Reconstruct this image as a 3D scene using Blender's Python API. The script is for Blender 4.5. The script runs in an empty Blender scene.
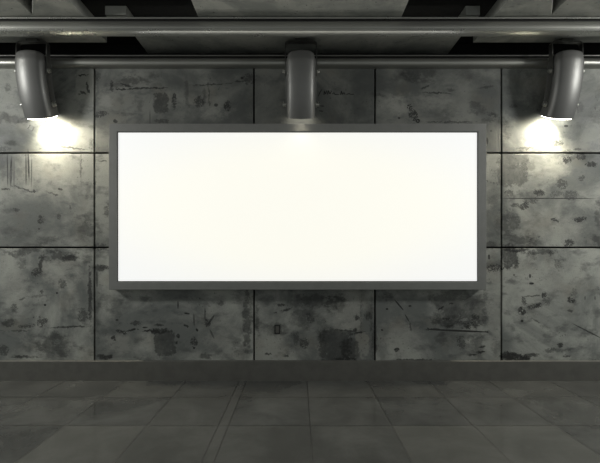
import bpy, bmesh, math, random
from mathutils import Vector, Matrix, noise
random.seed(4)
C = bpy.context.scene.collection
PI = math.pi
EYE = 1.6
F = 410.0          # focal length in pixels of the 600 px wide frame
WY = 5.2           # distance of the wall face
K = F / WY


def at(px, py, Y):
    """measured point of the photograph -> metres on the vertical plane at distance Y"""
    return ((px - 298) * Y / F, EYE + (254 - py) * Y / F)


# ------------------------------------------------------------------ helpers
def obj(name, bm, mats, parent=None, smooth=False, angle=35):
    me = bpy.data.meshes.new(name)
    bmesh.ops.recalc_face_normals(bm, faces=bm.faces[:])
    bm.to_mesh(me)
    bm.free()
    if not isinstance(mats, (list, tuple)):
        mats = [mats]
    for m in mats:
        me.materials.append(m)
    if smooth:
        for p in me.polygons:
            p.use_smooth = True
        try:
            me.set_sharp_from_angle(angle=math.radians(angle))
        except Exception:
            pass
    o = bpy.data.objects.new(name, me)
    C.objects.link(o)
    if parent is not None:
        o.parent = parent
    return o


def thing(name, label, cat, loc=(0, 0, 0), rotz=0, group=None):
    o = bpy.data.objects.new(name, None)
    o.empty_display_size = 0.1
    C.objects.link(o)
    o.location = loc
    o.rotation_euler = (0, 0, rotz)
    return tag(o, label, cat, group)


def tag(o, label, cat, group=None):
    o['label'] = label
    o['category'] = cat
    if group:
        o['group'] = group
    return o


def struct(name, bm, m, label=None, **kw):
    o = obj(name, bm, m, **kw)
    o['kind'] = 'structure'
    if label:
        o['label'] = label
        o['category'] = name.split('_')[0]
    return o


def add_box(bm, x0, x1, y0, y1, z0, z1, bevel=0.0, seg=2, mat=0):
    t = bmesh.new()
    r = bmesh.ops.create_cube(t, size=1)
    for v in t.verts:
        v.co = Vector(((x0 + x1) / 2 + v.co.x * (x1 - x0), (y0 + y1) / 2 + v.co.y * (y1 - y0),
                       (z0 + z1) / 2 + v.co.z * (z1 - z0)))
    if bevel > 0:
        bmesh.ops.bevel(t, geom=t.edges[:], offset=bevel, segments=seg, profile=0.5, affect='EDGES')
    for f in t.faces:
        f.material_index = mat
    me = bpy.data.meshes.new('tmp')
    t.to_mesh(me)
    t.free()
    bm.from_mesh(me)
    bpy.data.meshes.remove(me)


def add_poly_prism(bm, pts, z0, z1, bevel=0.006):
    t = bmesh.new()
    lo = [t.verts.new((x, y, z0)) for x, y in pts]
    hi = [t.verts.new((x, y, z1)) for x, y in pts]
    n = len(pts)
    t.faces.new(lo[::-1])
    t.faces.new(hi)
    for i in range(n):
        t.faces.new((lo[i], lo[(i + 1) % n], hi[(i + 1) % n], hi[i]))
    bmesh.ops.recalc_face_normals(t, faces=t.faces[:])
    if bevel:
        bmesh.ops.bevel(t, geom=t.edges[:], offset=bevel, segments=2, profile=0.5, affect='EDGES')
    me = bpy.data.meshes.new('tmp')
    t.to_mesh(me)
    t.free()
    bm.from_mesh(me)
    bpy.data.meshes.remove(me)


def add_cyl(bm, a, b, r, n=20, bevel=0.0):
    a, b = Vector(a), Vector(b)
    d = b - a
    t = bmesh.new()
    bmesh.ops.create_cone(t, cap_ends=True, segments=n, radius1=r, radius2=r, depth=d.length)
    if bevel:
        es = [e for e in t.edges if abs(e.verts[0].co.z - e.verts[1].co.z) < 1e-6]
        bmesh.ops.bevel(t, geom=es, offset=bevel, segments=2, profile=0.5, affect='EDGES')
    q = d.to_track_quat('Z', 'Y').to_matrix().to_4x4()
    bmesh.ops.transform(t, matrix=Matrix.Translation((a + b) / 2) @ q, verts=t.verts)
    me = bpy.data.meshes.new('tmp')
    t.to_mesh(me)
    t.free()
    bm.from_mesh(me)
    bpy.data.meshes.remove(me)


def add_profile_x(bm, pts, x0, x1):
    """closed (y,z) profile swept along X"""
    A = [bm.verts.new((x0, y, z)) for y, z in pts]
    B = [bm.verts.new((x1, y, z)) for y, z in pts]
    n = len(pts)
    for i in range(n):
        bm.faces.new((A[i], A[(i + 1) % n], B[(i + 1) % n], B[i]))
    bm.faces.new(A[::-1])
    bm.faces.new(B)


# ------------------------------------------------------------------ node helpers
class NT:
    def __init__(self, name):
        self.m = bpy.data.materials.new(name)
        self.m.use_nodes = True
        self.t = self.m.node_tree
        self.n = self.t.nodes
        self.l = self.t.links
        self.b = self.n.get('Principled BSDF')

    def node(self, kind, **kw):
        x = self.n.new(kind)
        for k, v in kw.items():
            setattr(x, k, v)
        return x

    def put(self, sock, v):
        if hasattr(v, 'is_output') or isinstance(v, bpy.types.NodeSocket):
            self.l.new(v, sock)
        else:
            sock.default_value = v

    def math(self, op, a, b=0.0, c=0.0, clamp=False):
        x = self.node('ShaderNodeMath', operation=op, use_clamp=clamp)
        for s, v in zip(x.inputs, (a, b, c)):
            self.put(s, v)
        return x.outputs[0]

    def vmath(self, op, a, b=(0, 0, 0), scale=None):
        x = self.node('ShaderNodeVectorMath', operation=op)
        self.put(x.inputs[0], a)
        if op != 'SCALE':
            self.put(x.inputs[1], b)
        else:
            x.inputs['Scale'].default_value = scale
        return x.outputs[0]

    def noise(self, vec, scale, detail=4, rough=0.55, color=False, dist=0.0):
        x = self.node('ShaderNodeTexNoise')
        self.l.new(vec, x.inputs['Vector'])
        x.inputs['Scale'].default_value = scale
        x.inputs['Detail'].default_value = detail
        x.inputs['Roughness'].default_value = rough
        x.inputs['Distortion'].default_value = dist
        return x.outputs['Color' if color else 'Fac']

    def ramp(self, v, a, b, lo=0.0, hi=1.0, smooth=True):
        x = self.node('ShaderNodeMapRange')
        x.interpolation_type = 'SMOOTHSTEP' if smooth else 'LINEAR'
        self.put(x.inputs['Value'], v)
        x.inputs['From Min'].default_value = a
        x.inputs['From Max'].default_value = b
        x.inputs['To Min'].default_value = lo
        x.inputs['To Max'].default_value = hi
        return x.outputs[0]

    def mix(self, fac, a, b):
        x = self.node('ShaderNodeMix', data_type='RGBA')
        self.put(x.inputs['Factor'], fac)
        self.put(x.inputs['A'] if False else x.inputs[6], a)
        self.put(x.inputs[7], b)
        return x.outputs[2]

    def coords(self, kind='Object'):
        return self.node('ShaderNodeTexCoord').outputs[kind]

    def mapping(self, vec, loc=(0, 0, 0), rot=(0, 0, 0), scale=(1, 1, 1), vt='POINT'):
        x = self.node('ShaderNodeMapping', vector_type=vt)
        self.l.new(vec, x.inputs['Vector'])
        x.inputs['Location'].default_value = loc
        x.inputs['Rotation'].default_value = rot
        x.inputs['Scale'].default_value = scale
        return x.outputs[0]

    def bump(self, h, strength=0.3, dist=0.01):
        x = self.node('ShaderNodeBump')
        x.inputs['Strength'].default_value = strength
        x.inputs['Distance'].default_value = dist
        self.l.new(h, x.inputs['Height'])
        self.l.new(x.outputs[0], self.b.inputs['Normal'])


def col(r, g, b):
    return (r, g, b, 1.0)


def metal(name, base, metallic=0.8, rough=0.35, grime=0.15, scale=7.0, bump=True):
    t = NT(name)
    p = t.coords()
    n = t.noise(p, scale, 6, 0.6)
    f = t.ramp(n, 0.35, 0.7)
    c0 = col(*base)
    c1 = col(*[b * (1 - grime * 2) for b in base])
    t.l.new(t.mix(f, c0, c1), t.b.inputs['Base Color'])
    t.b.inputs['Metallic'].default_value = metallic
    t.l.new(t.ramp(n, 0.3, 0.75, rough, rough + 0.12), t.b.inputs['Roughness'])
    if bump:
        t.bump(t.noise(p, 180, 2), 0.04, 0.002)
    return t.m


def emissive(name, c, strength):
    t = NT(name)
    t.b.inputs['Base Color'].default_value = col(0.8, 0.8, 0.78)
    t.b.inputs['Emission Color'].default_value = col(*c)
    t.b.inputs['Emission Strength'].default_value = strength
    return t.m


# ------------------------------------------------------------------ wall concrete
# dark stains: px, py, rx, ry, rotation deg, softness, strength, warp (0 none, 1 fine, 2 coarse)
DARK = [
    # top left panel
    (8, 118, 15, 6, 0, .6, .75, 2), (25, 120, 10, 3, 10, .6, .6, 1), (8, 88, 3, 4, 0, .8, .5, 1),
    (83, 75, 5, 1, 8, .3, .9, 1), (88, 88, 1.2, 6, 12, .4, .8, 1), (84, 93, 4, 1.2, -20, .4, .8, 1), (79, 94, 1.5, 1, 0, .3, .8, 1),
    (68, 134, 1.4, 5.5, 18, .4, .75, 1), (92, 145, 3, 6, 0, .8, .5, 1), (73, 148, 16, .9, -7, .3, .8, 1),
    (12, 143, 10, 3, -10, .7, .5, 1), (40, 149, 2, 1, 0, .5, .6, 1), (3, 149, 8, 2, 0, .7, .5, 1),
    # left middle panel
    (7.5, 170, .7, 16, 1, .5, .75, 0), (11, 172, 1.4, 15, -2, .7, .75, 0), (14, 174, .5, 14, 0, .5, .6, 0), (26, 169, .7, 16, 0, .5, .7, 0),
    (28.5, 165, .9, 15, 2, .5, .8, 0), (31.5, 172, .5, 15, -1, .5, .6, 0), (2, 166, 5, 18, 0, .8, .45, 1), (19, 168, 5, 15, 0, .9, .25, 1),
    (23, 189, 13, .9, -18, .4, .8, 1), (6, 189, 5, 1.3, 0, .6, .8, 1), (53, 194, 7, .8, -16, .5, .75, 1), (34, 191, 1.6, 2, 0, .5, .8, 1),
    (17, 210, 3.2, 1.8, 0, .6, .8, 1), (8, 211, 12, 2.5, 0, .9, .4, 1), (41, 220, 3.6, 4.2, 0, .5, .85, 1), (59, 216, 1.8, 3, 0, .6, .7, 1),
    (46, 240, 13, 6, 0, .8, .65, 2), (30, 245, 20, 5, 0, .9, .5, 2), (88, 228, 15, 19, 0, .8, .7, 2), (81, 168, 1, 18, 2, .8, .55, 1),
    (90, 190, 5, 10, 0, .8, .5, 2), (60, 189, 2.4, 1.1, -20, .4, .8, 1), (39, 229, 1, 1, 0, .5, .8, 0), (20, 236, 30, 4, 5, .95, .35, 2),
    (70, 208, 1.2, 3, 0, .5, .6, 1), (95, 183, 2, 2, 0, .6, .6, 1), (5, 230, 14, 6, 0, .9, .4, 2),
    # left bottom panel
    (60, 257, 22, 5.5, 2, .6, .9, 2), (70, 258, 9, 3.2, 0, .5, .8, 1), (41, 262, 3, 10, -8, .6, .85, 1), (37, 272, 5, 4, 30, .6, .85, 1), (20, 251, 30, 4, 0, .8, .7, 2),
    (62, 284, 4, 4.5, 0, .7, .6, 1), (57, 293, 1.1, 1, 0, .4, .8, 0), (45, 305, 1.2, 1, 0, .4, .9, 0), (90, 296, 2.2, 34, 1, .6, .8, 1), (83, 316, 5, 7, 0, .6, .7, 1),
    (9, 323, 9, 4.5, 0, .6, .85, 1), (42, 322, 4.5, 5, 0, .5, .85, 1), (27, 326, 8, 2.2, 8, .6, .7, 1), (70, 327, 22, .9, 2, .3, .8, 1), (15, 331, 18, 1, 0, .5, .6, 1),
    (56, 346, 22, 13, 0, .6, .75, 2), (3, 350, 6, 5, 0, .6, .7, 1), (30, 344, 14, 10, 0, .9, .45, 2), (25, 357, 16, 2, 0, .6, .8, 1), (14, 308, 3, 6, 0, .7, .6, 1),
    (22, 299, 3, 1, 15, .5, .6, 1), (38, 296, 14, 1.2, 6, .8, .45, 1), (86, 258, 5, 12, 0, .8, .55, 2), (42, 291, 1.6, 3, 0, .5, .7, 1), (22, 263, 4, 6, 0, .8, .4, 1),
    # narrow strip between joint and box (left)
    (101, 268, 9, 3.5, 0, .5, .85, 1), (100, 247, 8, 3, 0, .7, .6, 1), (97, 279, 1.2, 8, 0, .5, .6, 0), (103, 161, 4, 1, 0, .4, .7, 1), (107, 210, 3, 6, 0, .7, .6, 1), (100, 230, 6, 14, 0, .9, .5, 2),
    # second panel, top row
    (131, 81, 25, 6.5, 3, .7, .8, 2), (141, 88.5, 29, 1.1, 2, .3, .95, 1), (112, 86, 2, 5, 0, .5, .85, 1), (125, 85, 8, 1, -15, .4, .85, 1),
    (161, 103, 7, 9, 0, .6, .85, 1), (174, 101, 2, 7.5, 0, .5, .85, 1), (139, 104, 6, 8, 0, .8, .55, 2), (122, 100, 7, 7, 0, .9, .4, 2), (162, 121, 7, 2, 0, .5, .7, 1),
    (199, 102, 4.6, 5, 0, .5, .9, 1), (227.5, 106, 3.2, 4.8, 0, .5, .9, 1), (210, 84.5, 22, .7, 3, .4, .75, 1), (243, 81, 9, .7, 4, .4, .75, 1), (249, 79, 6, 5, 0, .7, .8, 1),
    (209, 95, .8, 14, 4, .7, .6, 1), (187, 92, 2.5, 22, 2, .9, .45, 1), (204, 97, 2, 10, 0, .7, .5, 1), (101, 114, 7, 2.6, 12, .5, .8, 1), (115.5, 121, 2, 1.5, 0, .4, .9, 1), (151, 74, 8, 5, 0, .8, .6, 2),
    (126, 114, 12, 2, 0, .9, .4, 1), (97, 76, 3, 6, 0, .7, .6, 1), (150, 118, .6, 8, 0, .6, .5, 0), (242, 78, 1.3, 1.3, 0, .4, .9, 0), (216, 105, 2, 1.6, 0, .5, .7, 0),
    # centre top
    (322, 106, 2, .7, -10, .3, .7, 0), (321, 111, 2, .7, -10, .3, .7, 0),
    # fourth, top row
    (420, 74, 20, 10, 4, .6, .75, 2), (403, 78, 16, 6, 0, .9, .5, 2), (425, 87, 4, 1.4, 18, .4, .85, 1), (437, 93, 15, .7, -3, .3, .9, 1), (486, 87, 9, 1.4, 8, .6, .8, 1),
    (477, 108, 9, 9, 0, .6, .7, 2), (445, 113, 12, 8, 0, .9, .5, 2), (410, 107, 3, 2.4, 10, .4, .95, 1), (413.5, 115, 4, 5.5, 20, .45, .95, 1), (399, 118, 1.2, 1, 0, .4, .8, 0),
    (466, 73, 14, 8, 0, .95, .45, 2), (493, 115, 6, 2, -14, .6, .7, 1), (378, 95, 10, 2, -16, .8, .45, 1), (489, 120, 7, 2, 0, .7, .5, 1), (452, 122, 26, .9, 0, .4, .7, 1), (451, 90, 5, 1.5, 0, .6, .6, 1),
    # strip between box and joint (right)
    (487, 141, 1.2, 3.2, 0, .4, .9, 0), (491, 131, 1, 1, 0, .4, .8, 0), (498, 140, .5, 12, 0, .5, .6, 0), (495, 268, 8, 3.4, 0, .5, .85, 1), (489, 257, 1, 2.4, 0, .4, .8, 0), (494, 200, 6, 14, 0, .9, .5, 2), (490, 245, 9, 5, 0, .7, .7, 1), (498, 225, 5, 14, 0, .9, .5, 1),
    # top right panel
    (504, 130, 6, 18, 0, .9, .75, 2), (514, 106, 4, 2, 0, .6, .6, 1), (579, 107, 4, 5, 0, .7, .55, 1), (597, 115, 9, 7, 20, .8, .6, 2), (525, 148, 12, 1.4, 0, .5, .6, 1), (557, 143, 6, 3, 0, .6, .7, 1), (566, 126, 2, 1.2, 0, .4, .8, 0), (577, 149, 4, 1.5, 0, .5, .7, 1),
    # right middle panel
    (513, 169, 13, 15, 0, .35, .62, 1), (528, 165, 10, 12, 0, .8, .5, 2), (568, 155, 8, 5, 0, .6, .6, 1), (567, 160, 4, 3, 0, .4, .9, 1), (581, 157, 4, 3, 0, .4, .95, 1), (591, 164, 5, 2.8, 0, .4, .95, 1), (588, 158, 12, 8, 0, .9, .4, 2),
    (562, 184, 5, 4.5, 0, .5, .8, 1), (539, 193, 5, 3, -12, .4, .85, 1), (530, 195, 14, 5, 0, .7, .55, 2), (571, 195, 7, 4.8, 0, .5, .7, 1), (531, 201, 7, 3, 0, .6, .6, 1), (556, 194, 6, 3, 0, .7, .5, 1), (548, 198.5, 42, .55, 0, .3, .85, 0),
    (524, 206, 4.5, 3, 20, .4, .85, 1), (515, 205, 4, 2, 0, .5, .7, 1), (553, 219, 3, 1.2, 20, .3, .95, 1), (556, 221, 3, 1, -15, .3, .9, 1), (580, 219.5, 6, 2.4, 5, .4, .95, 1), (508, 222, 9, 13, 0, .6, .8, 2), (520, 238, 18, 8, 6, .7, .75, 2), (536, 241, 8, 5, 0, .7, .7, 2),
    (569, 243, 5, 4, 0, .5, .85, 1), (598, 240, 10, 6, 0, .7, .8, 2), (599, 216, 4, 18, 0, .8, .6, 2), (582, 178, 3, 3, 0, .5, .7, 1), (509, 193, 5, 3, 0, .6, .6, 1),
    # right bottom panel
    (510, 257, 7, 11, 12, .5, .9, 1), (517, 250, 14, 2.4, 0, .6, .85, 1), (541, 252, 22, 3, 3, .7, .6, 1), (551, 254, 2.4, 2.4, 0, .5, .7, 1), (532, 256, 5, 5, 0, .8, .5, 1), (558, 264.5, 3.4, 3.6, 0, .6, .5, 1),
    (531.5, 283.5, 2.2, 1, 0, .3, .95, 0), (530, 276, 1.2, 2, 0, .5, .7, 0), (514, 275, 1, 1, 0, .5, .6, 0), (533, 296, 11, .8, 3, .5, .7, 1), (544, 295, 2.4, 2.4, 0, .4, .9, 1), (524, 301, 2, 4, 20, .5, .7, 1), (522, 311, 3.4, 3.8, 0, .4, .95, 1), (522, 321, 1.4, 1.2, 0, .4, .9, 0), (535, 306, 7, 2.2, 12, .4, .9, 1),
    (536, 321, 6, .8, -28, .5, .6, 1), (547, 301, 4, 5, 0, .7, .5, 1), (571, 300, 3.6, 3, 0, .4, .85, 1), (570, 311, 3.4, 1.6, -10, .5, .7, 1), (574, 296, 3, 8, 0, .8, .4, 1), (585, 298, .5, 2, 0, .4, .7, 0), (595, 298, .5, 2, 0, .4, .7, 0),
    (587, 331, 15, .7, -27, .4, .7, 0), (515, 357, 15, 4, -4, .4, .97, 1), (507, 357, 6, 5, 0, .4, .9, 1), (531, 355, 9, 2, 0, .5, .8, 1), (560, 345, 3, 2.4, 0, .4, .85, 1), (562, 350, 12, 2.4, 5, .7, .5, 1), (567, 356, 4, 1.6, 0, .5, .8, 1), (550, 350, 6, 2, 10, .6, .6, 1),
    # bottom row, second panel
    (121, 332, 5, 1.8, -20, .4, .95, 1), (130, 330.5, 9, .9, 8, .3, .95, 1), (134, 329.5, 3, 1.4, 10, .3, .95, 1), (151, 331, 10, 1.1, 0, .3, .97, 1), (145, 327.5, 2.4, .7, 0, .3, .8, 0), (114, 338.5, 2.6, 2, -20, .4, .85, 1), (136, 323, 5, 2, 0, .6, .75, 1), (117, 320, 1.4, .9, 0, .4, .8, 0),
    (165, 343, 9, 11, 3, .25, .72, 1), (160, 331, 13, 3, 0, .5, .8, 1), (159, 325, 4, 1.6, 0, .4, .8, 1), (104, 357, 10, 3, 0, .5, .9, 1), (187, 313.5, 2.6, .8, -10, .3, .95, 0), (187, 326, 3.4, 1.2, -20, .3, .95, 1), (194, 320, .8, 6, 2, .5, .6, 0), (178, 305, .8, 4, 0, .5, .7, 0),
    (194, 342, 3, 4.6, 10, .5, .8, 1), (194, 348, 1, 1, 0, .3, .9, 0), (207, 323, 3, 3, 0, .5, .8, 1), (211, 320, 1, 6, -35, .5, .7, 0), (205, 314, .7, 6, 0, .5, .6, 0), (178, 336, 1.6, 2.4, 0, .4, .95, 1), (177, 343, 1.2, 2, 0, .4, .9, 1), (221, 303, 4, 2.4, 0, .7, .6, 1), (197, 330, 1, 1.6, 30, .4, .9, 0),
    (247, 322, 5, 34, 0, .55, .7, 1), (206, 356, 9, 3, 0, .7, .6, 1), (212, 334, 1, 5, 25, .6, .5, 0), (112, 303, 24, 10, 0, .95, .45, 2), (96, 315, 5, 30, 0, .9, .6, 2), (240, 350, 12, 10, 0, .8, .45, 2),
    # bottom row, third panel
    (281, 305, 4, 1.6, 4, .5, .8, 1), (286, 310, 6, 1.4, 16, .5, .8, 1), (276, 313, 2, 1, 0, .4, .8, 1), (277, 329, 9, 6, 0, .9, .5, 1), (306, 316, 15, 13, 0, .6, .6, 2), (310, 318, 3, 5, 20, .5, .6, 1), (316, 302, 30, 9, 0, .6, .72, 2), (335, 304, 14, 10, 0, .6, .6, 2), (304, 343, 4.4, 5, 0, .5, .8, 1), (296, 339, 3, 7, 0, .8, .5, 1),
    (335, 345, 14, 14, 0, .3, .68, 1), (322, 336, 6, 24, 0, .7, .6, 2), (350, 350, 8, 10, 10, .5, .75, 1), (346, 359, 12, 2, 0, .5, .9, 1), (357, 317, 2.6, 2.8, 20, .5, .85, 1), (368, 316, 3.6, 4.4, 0, .7, .7, 1), (349, 331, 15, .9, -8, .4, .75, 1), (357, 333, 10, .8, 12, .4, .75, 1), (355, 330, 2.6, 1.2, 0, .4, .85, 1), (361, 315, .8, 30, 0, .9, .4, 1), (374, 340, 4, 22, 0, .8, .6, 1), (268, 354, 4, 1, -5, .5, .8, 1), (286, 356, 3, 1.4, 20, .5, .7, 1), (257, 320, 3, 24, 0, .9, .6, 2),
    (371, 318, 2, 20, 0, .8, .45, 1),
    # bottom row, fourth panel
    (387, 296, 10, 5, 0, .8, .7, 2), (399, 305, 6.5, .7, -50, .4, .9, 0), (407, 318, 4, .6, -60, .4, .8, 0), (410.5, 327, 1, 5, 10, .6, .6, 1), (387, 309, 1.2, .9, 0, .3, .9, 0), (410, 306, 1.4, 1, 0, .3, .85, 0), (396.5, 350, 2.4, 2, 0, .4, .9, 1), (382, 330, 1, 1, 0, .3, .8, 0),
    (441, 308.5, 3.8, 1, 32, .3, .95, 1), (452, 303.5, 3, .8, 12, .3, .85, 1), (446, 319, 4, .9, 4, .3, .95, 1), (449.5, 326.5, 4, 1.1, 12, .3, .95, 1), (458, 330.8, 28, .9, -2.5, .3, .95, 0), (433, 329.5, 7, 1, 0, .3, .9, 1), (487, 332, 3, 1, 0, .3, .9, 1),
    (460, 308, 24, 16, 0, .5, .66, 2), (452, 322, 24, 6, 0, .6, .6, 2), (473, 322, 10, 5, 10, .5, .75, 2), (442, 340, 8, 9, 0, .6, .55, 2), (461, 342, 4, 6, 8, .6, .65, 1), (479, 343, 8, 14, 0, .6, .6, 2), (481, 352, 5, 1, 8, .4, .9, 1), (482, 347, 4, .8, 8, .4, .8, 1), (415, 360, 22, 1, 0, .4, .8, 1), (473, 355, 6, 1, 0, .5, .8, 1), (497, 350, 5, 10, 0, .9, .5, 2),
]
# paler plaster patches
PALE = [
    (86, 85, 9, 14, 0, .5, .35, 1), (50, 180, 30, 22, 0, .8, .35, 2), (62, 275, 24, 20, 0, .8, .40, 2), (15, 285, 16, 24, 0, .8, .3, 2),
    (555, 170, 18, 13, 0, .6, .40, 2), (560, 228, 34, 14, 0, .8, .30, 2), (560, 280, 40, 24, 0, .9, .30, 2), (105, 280, 5, 6, 0, .3, .5, 1), (493, 275, 6, 7, 0, .3, .45, 1),
    (120, 345, 20, 12, 0, .8, .30, 2), (222, 335, 20, 22, 0, .8, .30, 2), (272, 345, 16, 14, 0, .8, .35, 2), (350, 310, 10, 16, 0, .5, .35, 2), (335, 325, 16, 8, 0, .6, .3, 2), (320, 348, 8, 10, 0, .6, .25, 2),
    (400, 335, 22, 22, 0, .8, .30, 2), (494, 320, 6, 28, 0, .8, .3, 1), (362, 345, 6, 12, 0, .6, .3, 1), (105, 100, 9, 14, 0, .9, .3, 2), (215, 112, 22, 8, 0, .9, .25, 2), (395, 105, 16, 12, 0, .9, .3, 2), (150, 340, 4, 14, 0, .8, .3, 1), (430, 100, 30, 10, 0, .9, .2, 2),
]


def wall_material(bounds, seed, tone=1.0):
    t = NT('stained_concrete')
    rnd = random.Random(seed)
    pt = t.coords()
    # each cast panel has its own cloudiness, so the noise is shifted panel by panel
    p = t.mapping(pt, (rnd.uniform(-40, 40), rnd.uniform(-40, 40), rnd.uniform(-40, 40)))
    w1 = t.vmath('SCALE', t.vmath('SUBTRACT', t.noise(p, 22, 4, 0.7, color=True), (.5, .5, .5)), scale=0.075)
    w2 = t.vmath('SCALE', t.vmath('SUBTRACT', t.noise(p, 5, 6, 0.72, color=True), (.5, .5, .5)), scale=0.34)
    pf = t.vmath('ADD', pt, w1)
    pc = t.vmath('ADD', pt, w2)
    cs = [pt, pf, pc]
    bx0, bx1, bz0, bz1 = bounds
    rag1 = t.math('SUBTRACT', t.noise(p, 16, 6, .72), .5)
    rag2 = t.math('SUBTRACT', t.noise(t.mapping(p, scale=(1.0, 1, 1.6)), 7, 8, .78), .5)
    mod1 = t.math('ADD', 1.0, t.math('MULTIPLY', rag1, 4.0))
    rag3 = t.math('SUBTRACT', t.noise(p, 34, 5, .68, dist=1.2), .5)
    mod3 = t.math('ADD', .95, t.math('MULTIPLY', rag3, 9.0))
    mod2 = t.math('ADD', 1.0, t.math('MULTIPLY', rag2, 4.5))

    def accumulate(lst):
        acc = None
        for (px, py, rx, ry, rot, soft, st, wv) in lst:
            x, z = at(px, py, WY)
            ext = .02
            if x + rx / K + ext < bx0 or x - rx / K - ext > bx1 or z + ry / K + ext < bz0 or z - ry / K - ext > bz1:
                continue
            k = (1.2, 1.42, 1.5)[wv]
            if lst is PALE:
                st = min(.8, st * 1.4)
            if lst is DARK:
                st = st * (1.0, .86, .80)[wv] * (.88 if rx > 4 and ry > 4 else 1.0)
            mp = t.mapping(cs[wv], (x, WY, z), (0, -math.radians(rot), 0), (rx * k / K, 50.0, ry * k / K), 'TEXTURE')
            g = t.node('ShaderNodeTexGradient', gradient_type='SPHERICAL')
            if (wv == 1 and rx > 5 and ry > 5) or (rx > 7 and ry > 7 and soft < .55):
                mp = t.vmath('MULTIPLY', mp, mp)      # squared-off patch
            t.l.new(mp, g.inputs[0])
            f = g.outputs['Fac']
            if wv == 1:
                speck = min(rx, ry) > 1.7 and max(rx, ry) < 9 and lst is DARK
                if speck:
                    f = t.math('MULTIPLY', f, 1.5)
                f = t.math('MULTIPLY', f, mod3 if speck else mod1)
            elif wv == 2:
                f = t.math('MULTIPLY', f, mod2)
            lo_ = (0.0, .22, .22)[wv]
            m = t.ramp(f, lo_, lo_ + max(.12, soft * (.62, .66, .85)[wv]), 1.0, 1.0 - st)
            acc = m if acc is None else t.math('MULTIPLY', acc, m)
        return acc if acc is not None else t.math('ADD', 1.0, 0.0)

    keep = accumulate(DARK)        # 1 = clean, 0 = black
    pale = accumulate(PALE)
    # cement base: cloudy, with trowel streaks
    big = t.noise(p, 1.1, 8, 0.62, dist=0.6)
    mid = t.noise(t.mapping(p, scale=(1.0, 1.0, 1.8)), 4.5, 8, 0.66)
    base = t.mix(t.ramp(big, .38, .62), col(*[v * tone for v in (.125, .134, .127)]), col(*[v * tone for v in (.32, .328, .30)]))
    base = t.mix(t.ramp(mid, .48, .68, 0, .72), base, col(.085, .09, .088))
    base = t.mix(t.math('MULTIPLY', t.math('SUBTRACT', 1.0, pale), 1.0), base, col(.40, .40, .36))
    # rust-brown and chalk tints
    tint = t.noise(p, 2.3, 3, 0.5)
    base = t.mix(t.ramp(tint, .55, .75, 0, .25), base, col(.20, .17, .12))
    # speckle
    sp = t.noise(p, 42, 4, 0.65)
    spm = t.math('MULTIPLY', t.ramp(sp, .61, .67), t.ramp(t.noise(p, 3.4, 4, .65), .49, .62))
    base = t.mix(t.math('MULTIPLY', spm, .85), base, col(.035, .035, .03))
    st = t.noise(t.mapping(p, scale=(1.0, 1, 14)), 5, 5, .7)
    base = t.mix(t.ramp(st, .66, .72, 0, .35), base, col(.06, .06, .055))
    # dark stains with ragged inside
    rag = t.noise(p, 26, 5, .7)
    dk = t.math('SUBTRACT', 1.0, keep)
    dk = t.math('MULTIPLY', dk, t.ramp(rag, .25, .6, .82, 1.25), clamp=True)
    base = t.mix(dk, base, col(.016, .017, .016))
    # fine grain
    gr = t.noise(p, 150, 2, .5)
    base = t.mix(t.ramp(gr, .3, .7, 0, .16), base, col(.05, .05, .05))
    t.l.new(base, t.b.inputs['Base Color'])
    t.l.new(t.ramp(mid, .3, .7, .72, .5), t.b.inputs['Roughness'])
    h = t.math('ADD', t.math('MULTIPLY', mid, .6), t.math('MULTIPLY', keep, .35))
    h = t.math('ADD', h, t.math('MULTIPLY', sp, .18))
    t.bump(h, .35, .012)
    return t.m


def slab_material():
    t = NT('ceiling_concrete')
    p = t.coords()
    a = t.noise(p, 2.2, 8, .65, dist=.5)
    b = t.noise(t.mapping(p, scale=(1, 3.0, 1)), 6, 6, .7)
    base = t.mix(t.ramp(a, .35, .65), col(.27, .28, .26), col(.46, .46, .42))
    base = t.mix(t.ramp(b, .55, .72, 0, .6), base, col(.13, .13, .122))
    sp = t.noise(p, 30, 3, .6)
    base = t.mix(t.ramp(sp, .68, .72, 0, .9), base, col(.025, .025, .022))
    t.l.new(base, t.b.inputs['Base Color'])
    t.b.inputs['Roughness'].default_value = .6
    t.bump(t.math('ADD', a, t.math('MULTIPLY', b, .4)), .3, .02)
    return t.m


TILE = 0.762
TX0 = (307 - 298) * 5.16 / F       # one joint line running away from the camera
TY0 = 1.6 * F / 143.0              # one joint line parallel to the wall


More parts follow.
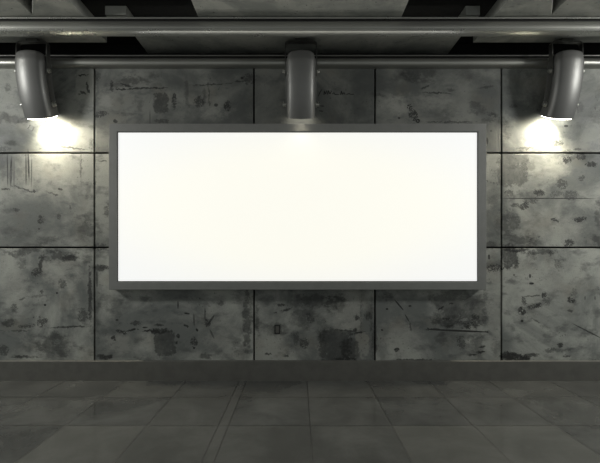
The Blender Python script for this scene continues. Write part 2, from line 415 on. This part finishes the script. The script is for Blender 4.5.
def floor_material():
    t = NT('polished_stone_tiles')
    p = t.coords()
    s = t.node('ShaderNodeSeparateXYZ')
    t.l.new(p, s.inputs[0])
    u = t.math('DIVIDE', t.math('SUBTRACT', s.outputs[0], TX0), TILE)
    v = t.math('DIVIDE', t.math('SUBTRACT', s.outputs[1], TY0), TILE)
    cell = t.node('ShaderNodeCombineXYZ')
    t.l.new(t.math('FLOOR', u), cell.inputs[0])
    t.l.new(t.math('FLOOR', v), cell.inputs[1])
    wn = t.node('ShaderNodeTexWhiteNoise')
    t.l.new(cell.outputs[0], wn.inputs['Vector'])
    a = t.noise(p, 1.6, 7, .65, dist=.4)
    b = t.noise(t.mapping(p, scale=(1, 2.5, 1)), 5.0, 6, .68)
    base = t.mix(t.ramp(a, .35, .68), col(.058, .060, .059), col(.105, .108, .105))
    base = t.mix(t.ramp(b, .5, .75, 0, .5), base, col(.062, .063, .062))
    base = t.mix(t.math('MULTIPLY', wn.outputs['Value'], .38), base, col(.17, .172, .158))

    def line(coord, w):
        fr = t.math('FRACT', t.math('ADD', coord, .5))
        d = t.math('ABSOLUTE', t.math('SUBTRACT', fr, .5))
        return t.ramp(d, w * .4, w, 1.0, 0.0)
    wv = t.math('MULTIPLY', t.math('SUBTRACT', t.noise(p, 9, 2), .5), .004)
    g = t.math('MAXIMUM', line(t.math('ADD', u, wv), .0085), line(t.math('ADD', v, wv), .013))
    # the narrow strip tile left of the middle
    e = t.math('ABSOLUTE', t.math('SUBTRACT', s.outputs[0], TX0 - TILE - .095))
    g = t.math('MAXIMUM', g, t.ramp(e, .003, .007, 1.0, 0.0))
    g = t.math('MINIMUM', g, 1.0)
    base = t.mix(t.math('MULTIPLY', g, .85), base, col(.012, .012, .011))
    t.l.new(base, t.b.inputs['Base Color'])
    r = t.ramp(t.noise(p, 3.0, 5, .6), .35, .7, .05, .17)
    t.l.new(t.math('ADD', r, t.math('MULTIPLY', g, .4)), t.b.inputs['Roughness'])
    t.b.inputs['IOR'].default_value = 1.5
    h = t.math('SUBTRACT', t.math('MULTIPLY', b, .02), t.math('MULTIPLY', g, .25))
    t.bump(h, .25, .01)
    return t.m


def plain(name, c, rough=.7, metallic=0.0):
    t = NT(name)
    n = t.noise(t.coords(), 9, 5, .6)
    t.l.new(t.mix(t.ramp(n, .35, .7), col(*c), col(*[x * .7 for x in c])), t.b.inputs['Base Color'])
    t.b.inputs['Roughness'].default_value = rough
    t.b.inputs['Metallic'].default_value = metallic
    return t.m


M_JOINT = plain('dark_joint', (.010, .010, .009), .9)
M_SLAB = slab_material()
M_DECK = plain('black_ceiling_and_recess', (.012, .012, .011), .85)
M_FLOOR = floor_material()
M_SKIRT = metal('skirting_metal', (.14, .138, .125), .25, .42, .08)
M_RAIL = metal('rail_metal', (.36, .36, .335), .7, .33, .06, 1.5, False)
M_LIP = metal('rail_lip_metal', (.50, .50, .47), .8, .24, .05, 1.5, False)
M_LAMP = metal('lamp_housing_metal', (.20, .20, .195), .6, .42, .04, 3.0, False)
M_STRAP = metal('bracket_metal', (.22, .22, .21), .85, .30, .08)
M_BOLT = metal('bolt_steel', (.55, .55, .52), 1.0, .25, .08)
M_FRAME = metal('frame_metal', (.25, .252, .242), .3, .42, .04)
M_INK = plain('black_ink', (.012, .012, .012), .7)
M_SEAL = plain('black_gasket', (.02, .02, .02), .6)

# ------------------------------------------------------------------ wall_back: panels with open joints, one mesh
bm = bmesh.new()
GAP = .011
XJ = [-6.6, -5.35, -4.15] + [(x - 298) / K for x in (94.5, 254, 375, 501.5)] + [4.15, 5.35, 6.6]
ZTOP = EYE + (254 - 65.5) / K
ZJ = [0.0] + [EYE + (254 - y) / K for y in (247.5, 153)] + [ZTOP]
wall_mats = [M_JOINT]
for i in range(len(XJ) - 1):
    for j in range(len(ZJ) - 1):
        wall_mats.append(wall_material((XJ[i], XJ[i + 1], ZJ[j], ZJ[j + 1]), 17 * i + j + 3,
                                       {(4, 2): .60, (3, 2): .66, (5, 2): .64, (2, 0): 1.2, (3, 0): 1.25, (4, 0): 1.15, (5, 0): 1.25, (6, 0): 1.4, (6, 1): 1.2}.get((i - 0, j), 1.0)))  # shade under the rail is put into the top middle panels' darker colour
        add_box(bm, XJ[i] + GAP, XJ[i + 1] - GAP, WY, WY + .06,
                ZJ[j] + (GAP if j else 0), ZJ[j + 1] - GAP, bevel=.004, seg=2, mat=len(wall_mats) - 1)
add_box(bm, -6.6, 6.6, WY + .05, WY + .25, 0, ZTOP - .004, mat=0)
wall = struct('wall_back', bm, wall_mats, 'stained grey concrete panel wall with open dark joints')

# recess above the panels; the wall top's shade is put into its black colour
CEIL = EYE + 2.587            # underside of the slabs
DECK = CEIL + .14
bm = bmesh.new()
add_box(bm, -6.6, 6.6, WY + .12, WY + .25, ZTOP, DECK)
struct('trim_1', bm, M_DECK, 'recessed band between the concrete wall and the ceiling, coloured black as shade')

bm = bmesh.new()
add_box(bm, -6.6, 6.6, -4.0, WY + .25, DECK, DECK + .15)
struct('ceiling', bm, M_DECK, 'black painted ceiling deck above the concrete slabs')

bm = bmesh.new()
add_box(bm, -6.6, 6.6, -4.0, WY + .25, -.1, 0)
struct('floor', bm, M_FLOOR, 'polished grey stone tile floor with thin dark joints')

# baseboard with a bevelled upper edge
bm = bmesh.new()
zt = EYE - 107 * 5.16 / F
add_profile_x(bm, [(5.16, 0.0), (5.16, zt - .006), (5.166, zt), (WY, zt), (WY, 0.0)], -6.6, 6.6)
struct('baseboard_back', bm, M_SKIRT, 'smooth dark grey baseboard with a light upper edge')

# ------------------------------------------------------------------ ceiling slabs
def slab(label, pts, z0=CEIL, z1=DECK, name='concrete_slab'):
    b = bmesh.new()
    add_poly_prism(b, pts, z0, z1)
    return tag(obj(name, b, M_SLAB), label, 'concrete slab', 'concrete slabs and stubs under the dark ceiling')


slab('wide concrete ceiling slab against the wall above the middle lamp, behind the upper rail',
     [(-1.94, 4.75), (1.94, 4.75), (1.94, WY + .1), (-1.94, WY + .1)])
slab('narrow concrete ceiling slab at top centre, in front of the upper rail',
     [(-1.09, 2.9), (1.13, 2.9), (1.13, 4.52), (-1.09, 4.52)])
slab('big concrete ceiling slab with a notch above the left lamp',
     [(-2.336, 3.62), (-2.336, 5.02), (-6.5, 5.02), (-6.5, 2.9), (-2.868, 2.9), (-2.868, 4.42)])
slab('big concrete ceiling slab with a notch above the right lamp',
     [(2.14, 3.40), (2.738, 4.42), (2.738, 2.9), (6.5, 2.9), (6.5, 5.02), (2.14, 5.02)])
slab('small dark beam stub beside the left notched slab, over the rail',
     [(-2.12, 4.5), (-1.885, 4.5), (-1.885, 4.85), (-2.12, 4.85)], DECK - .1, DECK, 'concrete_beam')
slab('small dark beam stub beside the right notched slab, over the rail',
     [(1.84, 4.5), (2.0, 4.5), (2.0, 4.85), (1.84, 4.85)], DECK - .1, DECK, 'concrete_beam')

# ------------------------------------------------------------------ rails
def arc_profile(cy, cz, ry, rz, a0, a1, n):
    return [(cy + ry * math.cos(math.radians(a0 + (a1 - a0) * i / n)), cz + rz * math.sin(math.radians(a0 + (a1 - a0) * i / n)))
            for i in range(n + 1)]


def zy(py, Y):
    return EYE + (254 - py) * Y / F


RY = 4.438
up = thing('lighting_rail', 'thick grey metal rail under the ceiling slabs, running across the top', 'rail', (0, RY + .06, zy(31, RY)))


def rel(o):   # mesh is written in world coordinates; move into the parent's frame
    o.matrix_parent_inverse = Matrix.Translation(-Vector(o.parent.location))
    return o


XR = 6.4
b = bmesh.new()
z0, z1 = zy(29.5, RY), zy(20.3, RY)
prof = [(RY + .11, z0), (RY + .02, z0)] + [(RY + .02 - .018 * math.sin(PI * (i / 14.0)) ** .7 if 0 < i < 14 else RY + .02,
                                         z0 + (z1 - z0) * i / 14.0) for i in range(1, 14)] + [(RY + .02, z1), (RY + .11, z1)]
add_profile_x(b, prof, -XR, XR)
o = rel(obj('channel', b, M_RAIL, up, True, 50))
b = bmesh.new()
add_box(b, -XR, XR, RY + .04, RY + .11, z1, CEIL)
rel(obj('web', b, M_DECK, up))
b = bmesh.new()
add_cyl(b, (-XR, RY + .018, zy(17.1, RY)), (XR, RY + .018, zy(17.1, RY)), .0105, 20)
rel(obj('top_rod', b, M_LIP, up, True))
b = bmesh.new()
add_profile_x(b, [(RY + .11, zy(31, RY)), (RY + .002, zy(31, RY)), (RY - .006, zy(30.4, RY)), (RY - .008, zy(29.6, RY)), (RY - .004, zy(28.8, RY)),
                  (RY + .008, zy(28.2, RY)), (RY + .11, zy(28.4, RY))], -XR, XR)
rel(obj('bottom_lip', b, M_LIP, up, True, 60))

LY = 5.10
lo = thing('wall_rail', 'thinner grey metal rail fixed along the top of the concrete wall', 'rail', (0, LY + .05, zy(65, LY)))
b = bmesh.new()
z0, z1 = zy(65, LY), zy(58, LY)
prof = [(WY, z0), (LY + .01, z0), (LY, z0 + .01)] + [(LY - .010 * math.sin(PI * i / 8), z0 + .01 + (z1 - z0 - .02) * i / 8) for i in range(1, 8)] + \
       [(LY, z1 - .01), (LY + .01, z1), (WY, z1)]
add_profile_x(b, prof, -XR, XR)
rel(obj('channel', b, M_RAIL, lo, True, 50))
b = bmesh.new()
add_cyl(b, (-XR, LY + .006, zy(55.3, LY)), (XR, LY + .006, zy(55.3, LY)), .008, 16)
rel(obj('top_rod', b, M_RAIL, lo, True))
b = bmesh.new()
add_box(b, -XR, XR, LY + .03, WY, z1, zy(54.4, LY))
rel(obj('web', b, M_DECK, lo))

# ------------------------------------------------------------------ light box (blank billboard)
BY = 5.05
x0, zt_ = at(108.6, 123.6, BY)
x1, zb_ = at(486.6, 289.8, BY)
ix0, izt = at(117, 131.6, BY)
ix1, izb = at(478.2, 281.6, BY)
board = thing('billboard', 'blank white illuminated billboard in a dark grey metal frame on the concrete wall', 'billboard',
              ((x0 + x1) / 2, WY, zb_))
b = bmesh.new()
loops = [  # (inset from outer 0..1 toward inner, y)
    (-.0, WY - .0), (0, BY + .006), (.03, BY), (.93, BY), (1.0, BY + .006), (1.0, BY + .022)]
rings = []
for f, y in loops:
    xa, xb = x0 + (ix0 - x0) * f, x1 + (ix1 - x1) * f
    za, zc = zb_ + (izb - zb_) * f, zt_ + (izt - zt_) * f
    rings.append([b.verts.new(c) for c in ((xa, y, za), (xb, y, za), (xb, y, zc), (xa, y, zc))])
for r0, r1 in zip(rings, rings[1:]):
    for i in range(4):
        b.faces.new((r0[i], r0[(i + 1) % 4], r1[(i + 1) % 4], r1[i]))
b.faces.new(rings[0])
rel(obj('frame', b, M_FRAME, board))
b = bmesh.new()
for (a0, a1, c0, c1) in ((ix0, ix1, izb - .001, izb + .006), (ix0, ix1, izt - .006, izt + .001), (ix0 - .001, ix0 + .006, izb, izt), (ix1 - .006, ix1 + .001, izb, izt)):
    add_box(b, a0, a1, BY + .012, BY + .021, c0, c1)
rel(obj('gasket', b, M_SEAL, board))

t = NT('backlit_screen')
p = t.coords()
cx, cz = (ix0 + ix1) / 2, (izt + izb) / 2
g = t.node('ShaderNodeTexGradient', gradient_type='SPHERICAL')
t.l.new(t.mapping(p, (cx, BY, cz), (0, 0, 0), (3.0, 9, 1.25), 'TEXTURE'), g.inputs[0])
warm = t.ramp(g.outputs['Fac'], 0, .55)
t.l.new(t.mix(warm, col(.93, .935, .92), col(1.0, .985, .89)), t.b.inputs['Emission Color'])
t.b.inputs['Emission Strength'].default_value = .90
t.b.inputs['Base Color'].default_value = col(.3, .3, .29)
t.b.inputs['Roughness'].default_value = .6
b = bmesh.new()
add_box(b, ix0, ix1, BY + .021, BY + .035, izb, izt)
rel(obj('screen', b, t.m, board))

# ------------------------------------------------------------------ flood lamps
def section(w, d, bow, n=6):
    """closed section: x across, s towards the viewer side; rounded corners, bowed front"""
    pts = []
    rf, rb = .055, .02
    for (cx_, cy_, r, a0) in ((w - rb, -d + rb, rb, -90), (w - rf, d - rf, rf, 0), (-w + rf, d - rf, rf, 90), (-w + rb, -d + rb, rb, 180)):
        for i in range(n + 1):
            a = math.radians(a0 + 90 * i / n)
            pts.append((cx_ + r * math.cos(a), cy_ + r * math.sin(a)))
        if a0 == 0:     # bowed front between the corners
            for i in range(1, 8):
                pts.append((w - rf - (2 * w - 2 * rf) * i / 8, d))
    out = []
    for x, s in pts:
        if s > 0:
            s = s + bow * (1 - (x / w) ** 2)
        out.append((x, s))
    return out


def axis(tt):
    """centre line: straight down, then bending towards the wall (+Y)"""
    L1, L2, TH = .05, .65, math.radians(29)
    s = tt * (L1 + L2)
    if s <= L1:
        return Vector((0, 0, -s)), 0.0
    a = (s - L1) / L2 * TH
    R = L2 / TH
    return Vector((0, R * (1 - math.cos(a)), -L1 - R * math.sin(a))), a


def sweep(bm, t0, t1, n, w, d, bow, off=Vector((0, 0, 0)), taper=None, cap0=False, cap1=False):
    rings = []
    for i in range(n + 1):
        tt = t0 + (t1 - t0) * i / n
        c, a = axis(tt)
        k = taper(tt) if taper else 1.0
        nrm = Vector((0, -math.cos(a), -math.sin(a)))     # towards the front
        ring = []
        for x, s in section(w, d, bow):
            ring.append(bm.verts.new(c + off + Vector((x * k, 0, 0)) + nrm * s * k))
        rings.append(ring)
    m = len(rings[0])
    for r0, r1 in zip(rings, rings[1:]):
        for j in range(m):
            bm.faces.new((r0[j], r0[(j + 1) % m], r1[(j + 1) % m], r1[j]))
    if cap0:
        bm.faces.new(rings[0][::-1])
    if cap1:
        bm.faces.new(rings[-1])
    return rings


def make_lamp(label, loc, rotz, lens_mat, stick):
    """origin at the mounting point under the ceiling slab"""
    root = thing('flood_lamp', label, 'lamp', loc, rotz, 'curved metal flood lamps')
    W, D = .174, .098
    drop = Vector((0, 0, -.205))
    # housing: outer and inner skin joined at the rim
    b = bmesh.new()
    tp = lambda q: (.90 + .10 * min(1, q / .12)) if q < .12 else 1.0
    outer = sweep(b, 0, 1.0, 34, W, D, .055, drop, tp)
    inner = sweep(b, .90, 1.0, 5, W - .012, D - .012, .053, drop)
    m = len(outer[0])
    for j in range(m):
        b.faces.new((outer[-1][j], outer[-1][(j + 1) % m], inner[-1][(j + 1) % m], inner[-1][j]))
    # domed top
    prev = outer[0]
    cen = drop + Vector((0, 0, 0))
    for k, h in ((.93, .012), (.80, .024), (.55, .032)):
        cur = []
        for v in outer[0]:
            q = v.co - cen
            cur.append(b.verts.new(cen + Vector((q.x * k, q.y * k, h))))
        for j in range(m):
            b.faces.new((prev[j], prev[(j + 1) % m], cur[(j + 1) % m], cur[j]))
        prev = cur
    b.faces.new(prev)
    obj('housing', b, M_LAMP, root, True, 45)
    # lens
    b = bmesh.new()
    sweep(b, .94, 1.0 + stick, 4, W - .014, D - .014, .053, drop, None, True, True)
    obj('lens', b, lens_mat, root, True, 45)
    # U shaped bracket: strap with rounded corners, both legs down to the lower bolts
    path = []
    HW = W + .020
    r = .05
    zl = -.50
    path.append((-HW, -.44))
    path.append((-HW, -r - .030))
    for i in range(1, 8):
        a = math.radians(180 - 90 * i / 8)
        path.append((-HW + r + r * math.cos(a), -r - .030 + r * math.sin(a)))
    path.append((-HW + r, -.030))
    pts = path + [(-x, z) for x, z in path[::-1]]
    b = bmesh.new()
    th, wd = .011, .032
    prev = None
    n = len(pts)
    ringsb = []
    for i, (x, z) in enumerate(pts):
        a = Vector(pts[max(0, i - 1)])
        c = Vector(pts[min(n - 1, i + 1)])
        tg = (c - a).normalized()
        nn = Vector((tg.y, -tg.x))     # inward
        ringsb.append([b.verts.new((x + nn.x * dd, yy, z + nn.y * dd)) for dd, yy in ((0, -wd), (0, wd), (th, wd), (th, -wd))])
    for r0, r1 in zip(ringsb, ringsb[1:]):
        for j in range(4):
            b.faces.new((r0[j], r0[(j + 1) % 4], r1[(j + 1) % 4], r1[j]))
    b.faces.new(ringsb[0][::-1])
    b.faces.new(ringsb[-1])
    obj('bracket', b, M_STRAP, root, True, 30)
    # curved side arms from the legs to the lower bolts
    for s in (-1, 1):
        b = bmesh.new()
        ra = []
        for i in range(13):
            tt = .14 + .70 * i / 12
            c, a = axis(tt)
            nrm = Vector((0, -math.cos(a), -math.sin(a)))
            hw = .030 - .010 * i / 12
            xo, xi = s * (W + .013), s * (W + .003)
            ra.append([b.verts.new(c + drop + nrm * q + Vector((xx, 0, 0))) for q, xx in ((-hw, xi), (hw, xi), (hw, xo), (-hw, xo))])
        for r0, r1 in zip(ra, ra[1:]):
            for j in range(4):
                b.faces.new((r0[j], r0[(j + 1) % 4], r1[(j + 1) % 4], r1[j]))
        b.faces.new(ra[0][::-1])
        b.faces.new(ra[-1])
        arm = obj('side_arm', b, M_STRAP, root, True, 30)
        # upper pivot bolt
        b = bmesh.new()
        y_, z_ = 0, -.385
        add_cyl(b, (s * (W + .004), y_, z_), (s * (W + .030), y_, z_), .030, 20, .004)
        add_cyl(b, (s * (W + .030), y_, z_), (s * (W + .048), y_, z_), .021, 6, .002)
        obj('bolt', b, M_BOLT, arm, True, 30)
        # lower clamp knob
        c, a = axis(.80)
        c = c + drop
        b = bmesh.new()
        add_cyl(b, (s * (W + .006), c.y, c.z), (s * (W + .022), c.y, c.z), .034, 24, .004)
        add_cyl(b, (s * (W + .022), c.y, c.z), (s * (W + .050), c.y, c.z), .022, 12, .004)
        add_cyl(b, (s * (W + .040), c.y - .004, c.z + .010), (s * (W + .040), c.y - .004, c.z + .034), .007, 8, .001)
        obj('clamp_knob', b, M_BOLT, arm, True, 30)
    # mounting plate with two screws
    b = bmesh.new()
    add_box(b, -.07, .07, -.03, .03, -.030, 0.0, .003)
    add_cyl(b, (-.045, 0, -.048), (-.045, 0, -.036), .010, 6)
    add_cyl(b, (.045, 0, -.048), (.045, 0, -.036), .010, 6)
    obj('mounting_plate', b, M_STRAP, root)
    return root


M_LENS = emissive('lit_lens', (1.0, .95, .80), 9.0)
M_LENS_DIM = emissive('dim_lens', (1.0, .95, .82), 2.0)
IN = math.radians(3)
lampL = make_lamp('curved grey metal flood lamp on the left, glowing onto the wall left of the billboard', ((33 - 298) * 4.94 / F, 4.94, CEIL), -IN, M_LENS, .016)
lampR = make_lamp('curved grey metal flood lamp on the right, glowing onto the wall right of the billboard', ((566 - 298) * 4.94 / F, 4.94, CEIL), IN, M_LENS, .016)
lampM = make_lamp('curved grey metal flood lamp in the middle, hanging above the white billboard', (.036, 4.94, CEIL), 0, M_LENS_DIM, -.02)


def lamp_light(root, power, size=1.9, r=.05, tilt=0.0, side=0.0, blend=.6, front=0.0):
    c, a = axis(1.0)
    c = c + Vector((0, 0, -.205))
    d = Vector((side, math.sin(a + tilt), -math.cos(a + tilt))).normalized()
    pos = c + Vector((side * .15, math.sin(a) * .04, -math.cos(a) * .04)) + Vector((0, -math.cos(a), -math.sin(a))) * front
    L = bpy.data.lights.new('flood_lamp_beam', 'SPOT')
    L.energy = power
    L.spot_size = size
    L.spot_blend = blend
    L.shadow_soft_size = r
    L.color = (1.0, .92, .72)
    o = bpy.data.objects.new('flood_lamp_beam', L)
    C.objects.link(o)
    Rz = Matrix.Rotation(root.rotation_euler.z, 3, 'Z')
    o.location = Vector(root.location) + Rz @ pos
    o.rotation_euler = (Rz @ d).to_track_quat('-Z', 'Y').to_euler()
    return o


lamp_light(lampL, 205, math.radians(155), .13, -.15, .35)
lamp_light(lampR, 205, math.radians(155), .13, -.15, -.35)
lamp_light(lampM, 2.2, math.radians(110), .12, -.30, front=.14)

# ------------------------------------------------------------------ small fittings on the wall
x, z = at(418, 121, WY)
b = bmesh.new()
R_, r_ = .019, .006
rr = []
for i in range(20):
    a = 2 * PI * i / 20
    rr.append([b.verts.new((x + (R_ + r_ * math.cos(q)) * math.cos(a), WY - .004 + r_ * math.sin(q), z + (R_ + r_ * math.cos(q)) * math.sin(a)))
               for q in [2 * PI * k / 8 for k in range(8)]])
for i in range(20):
    for k in range(8):
        b.faces.new((rr[i][k], rr[i][(k + 1) % 8], rr[(i + 1) % 20][(k + 1) % 8], rr[(i + 1) % 20][k]))
tag(obj('anchor_ring', b, M_SEAL, None, True), 'tiny black anchor ring on the wall just above the billboard frame', 'ring')

x, z = at(277.3, 329.3, WY)
so = thing('wall_socket', 'small upright black rimmed socket in the wall below the billboard', 'socket', (x, WY, z))
b = bmesh.new()
w_, h_ = .036, .056
for q in ((-w_, w_, h_ - .013, h_), (-w_, w_, -h_, -h_ + .013), (-w_, -w_ + .013, -h_, h_), (w_ - .013, w_, -h_, h_)):
    add_box(b, q[0], q[1], -.010, 0, q[2], q[3], .002)
obj('rim', b, M_SEAL, so)
b = bmesh.new()
add_box(b, -w_ + .012, w_ - .012, -.004, 0, -h_ + .012, h_ - .012)
obj('cover', b, M_SKIRT, so)

x, z = at(31, 128, WY)
b = bmesh.new()
w_ = .034
for q in ((-w_, w_, w_ - .009, w_), (-w_, w_, -w_, -w_ + .009), (-w_, -w_ + .009, -w_, w_), (w_ - .009, w_, -w_, w_)):
    add_box(b, q[0], q[1], -.008, 0, q[2], q[3], .002)
o = obj('wall_clip', b, M_STRAP)
o.location = (x, WY, z)
o.rotation_euler = (0, math.radians(28), 0)
tag(o, 'tiny square metal clip on the wall under the left glowing lamp', 'clip')

# faint handwriting beside the middle lamp
strokes = [[(318.5, 96), (320, 92.5), (322, 89.5)], [(324, 95), (324.5, 91), (325.5, 94), (327, 90.5)], [(327.5, 94.5), (328.5, 90.5), (330, 94), (331.5, 91)],
           [(332.5, 94), (334, 92.5), (335, 94.5), (337, 94.5), (339, 94.8)], [(340.5, 95), (341.5, 91), (342.5, 94.5), (344, 92.5), (345, 94.5)], [(345.5, 89.8), (346.2, 90)],
           [(346.5, 94.5), (349, 93.6), (351, 94.4), (354, 94.2)], [(330, 98), (330.8, 98.4)]]
b = bmesh.new()
for s in strokes:
    for (p0, p1) in zip(s, s[1:]):
        a_, c_ = at(p0[0], p0[1], WY), at(p1[0], p1[1], WY)
        add_cyl(b, (a_[0], WY - .0005, a_[1]), (c_[0], WY - .0005, c_[1]), .0042, 8)
o = obj('handwriting', b, M_INK, wall)
o['label'] = 'faint black handwritten scribble'

# ------------------------------------------------------------------ light
def area(name, loc, aim, size, power, c, size_y=None):
    L = bpy.data.lights.new(name, 'AREA')
    L.energy = power
    L.size = size
    if size_y:
        L.shape = 'RECTANGLE'
        L.size_y = size_y
    L.color = c
    o = bpy.data.objects.new(name, L)
    C.objects.link(o)
    o.location = loc
    o.rotation_euler = (Vector(aim) - Vector(loc)).to_track_quat('-Z', 'Y').to_euler()
    return o


for sx in (-1, 1):
    L = bpy.data.lights.new('hall_lamp', 'POINT')
    L.energy = 340
    L.shadow_soft_size = .34
    L.color = (1.0, 1.0, .95)
    o = bpy.data.objects.new('hall_lamp', L)
    C.objects.link(o)
    o.location = (sx * 5.9, 2.6, 3.92)

W_ = bpy.data.worlds.new('World')
bpy.context.scene.world = W_
W_.use_nodes = True
bg = W_.node_tree.nodes['Background']
bg.inputs[0].default_value = (.95, 1.0, .97, 1)
bg.inputs[1].default_value = .31

# ------------------------------------------------------------------ camera
cam = bpy.data.cameras.new('Camera')
cam.sensor_width = 36
cam.lens = F / 600 * 36
cam.shift_x = 2.0 / 600
cam.shift_y = 22.5 / 600
co = bpy.data.objects.new('Camera', cam)
C.objects.link(co)
co.location = (0, 0, EYE)
co.rotation_euler = (PI / 2, 0, 0)
sc = bpy.context.scene
sc.camera = co
sc.view_settings.view_transform = 'Standard'
sc.view_settings.look = 'None'
sc.view_settings.gamma = 1
sc.view_settings.exposure = 0
sc.view_settings.use_curve_mapping = False
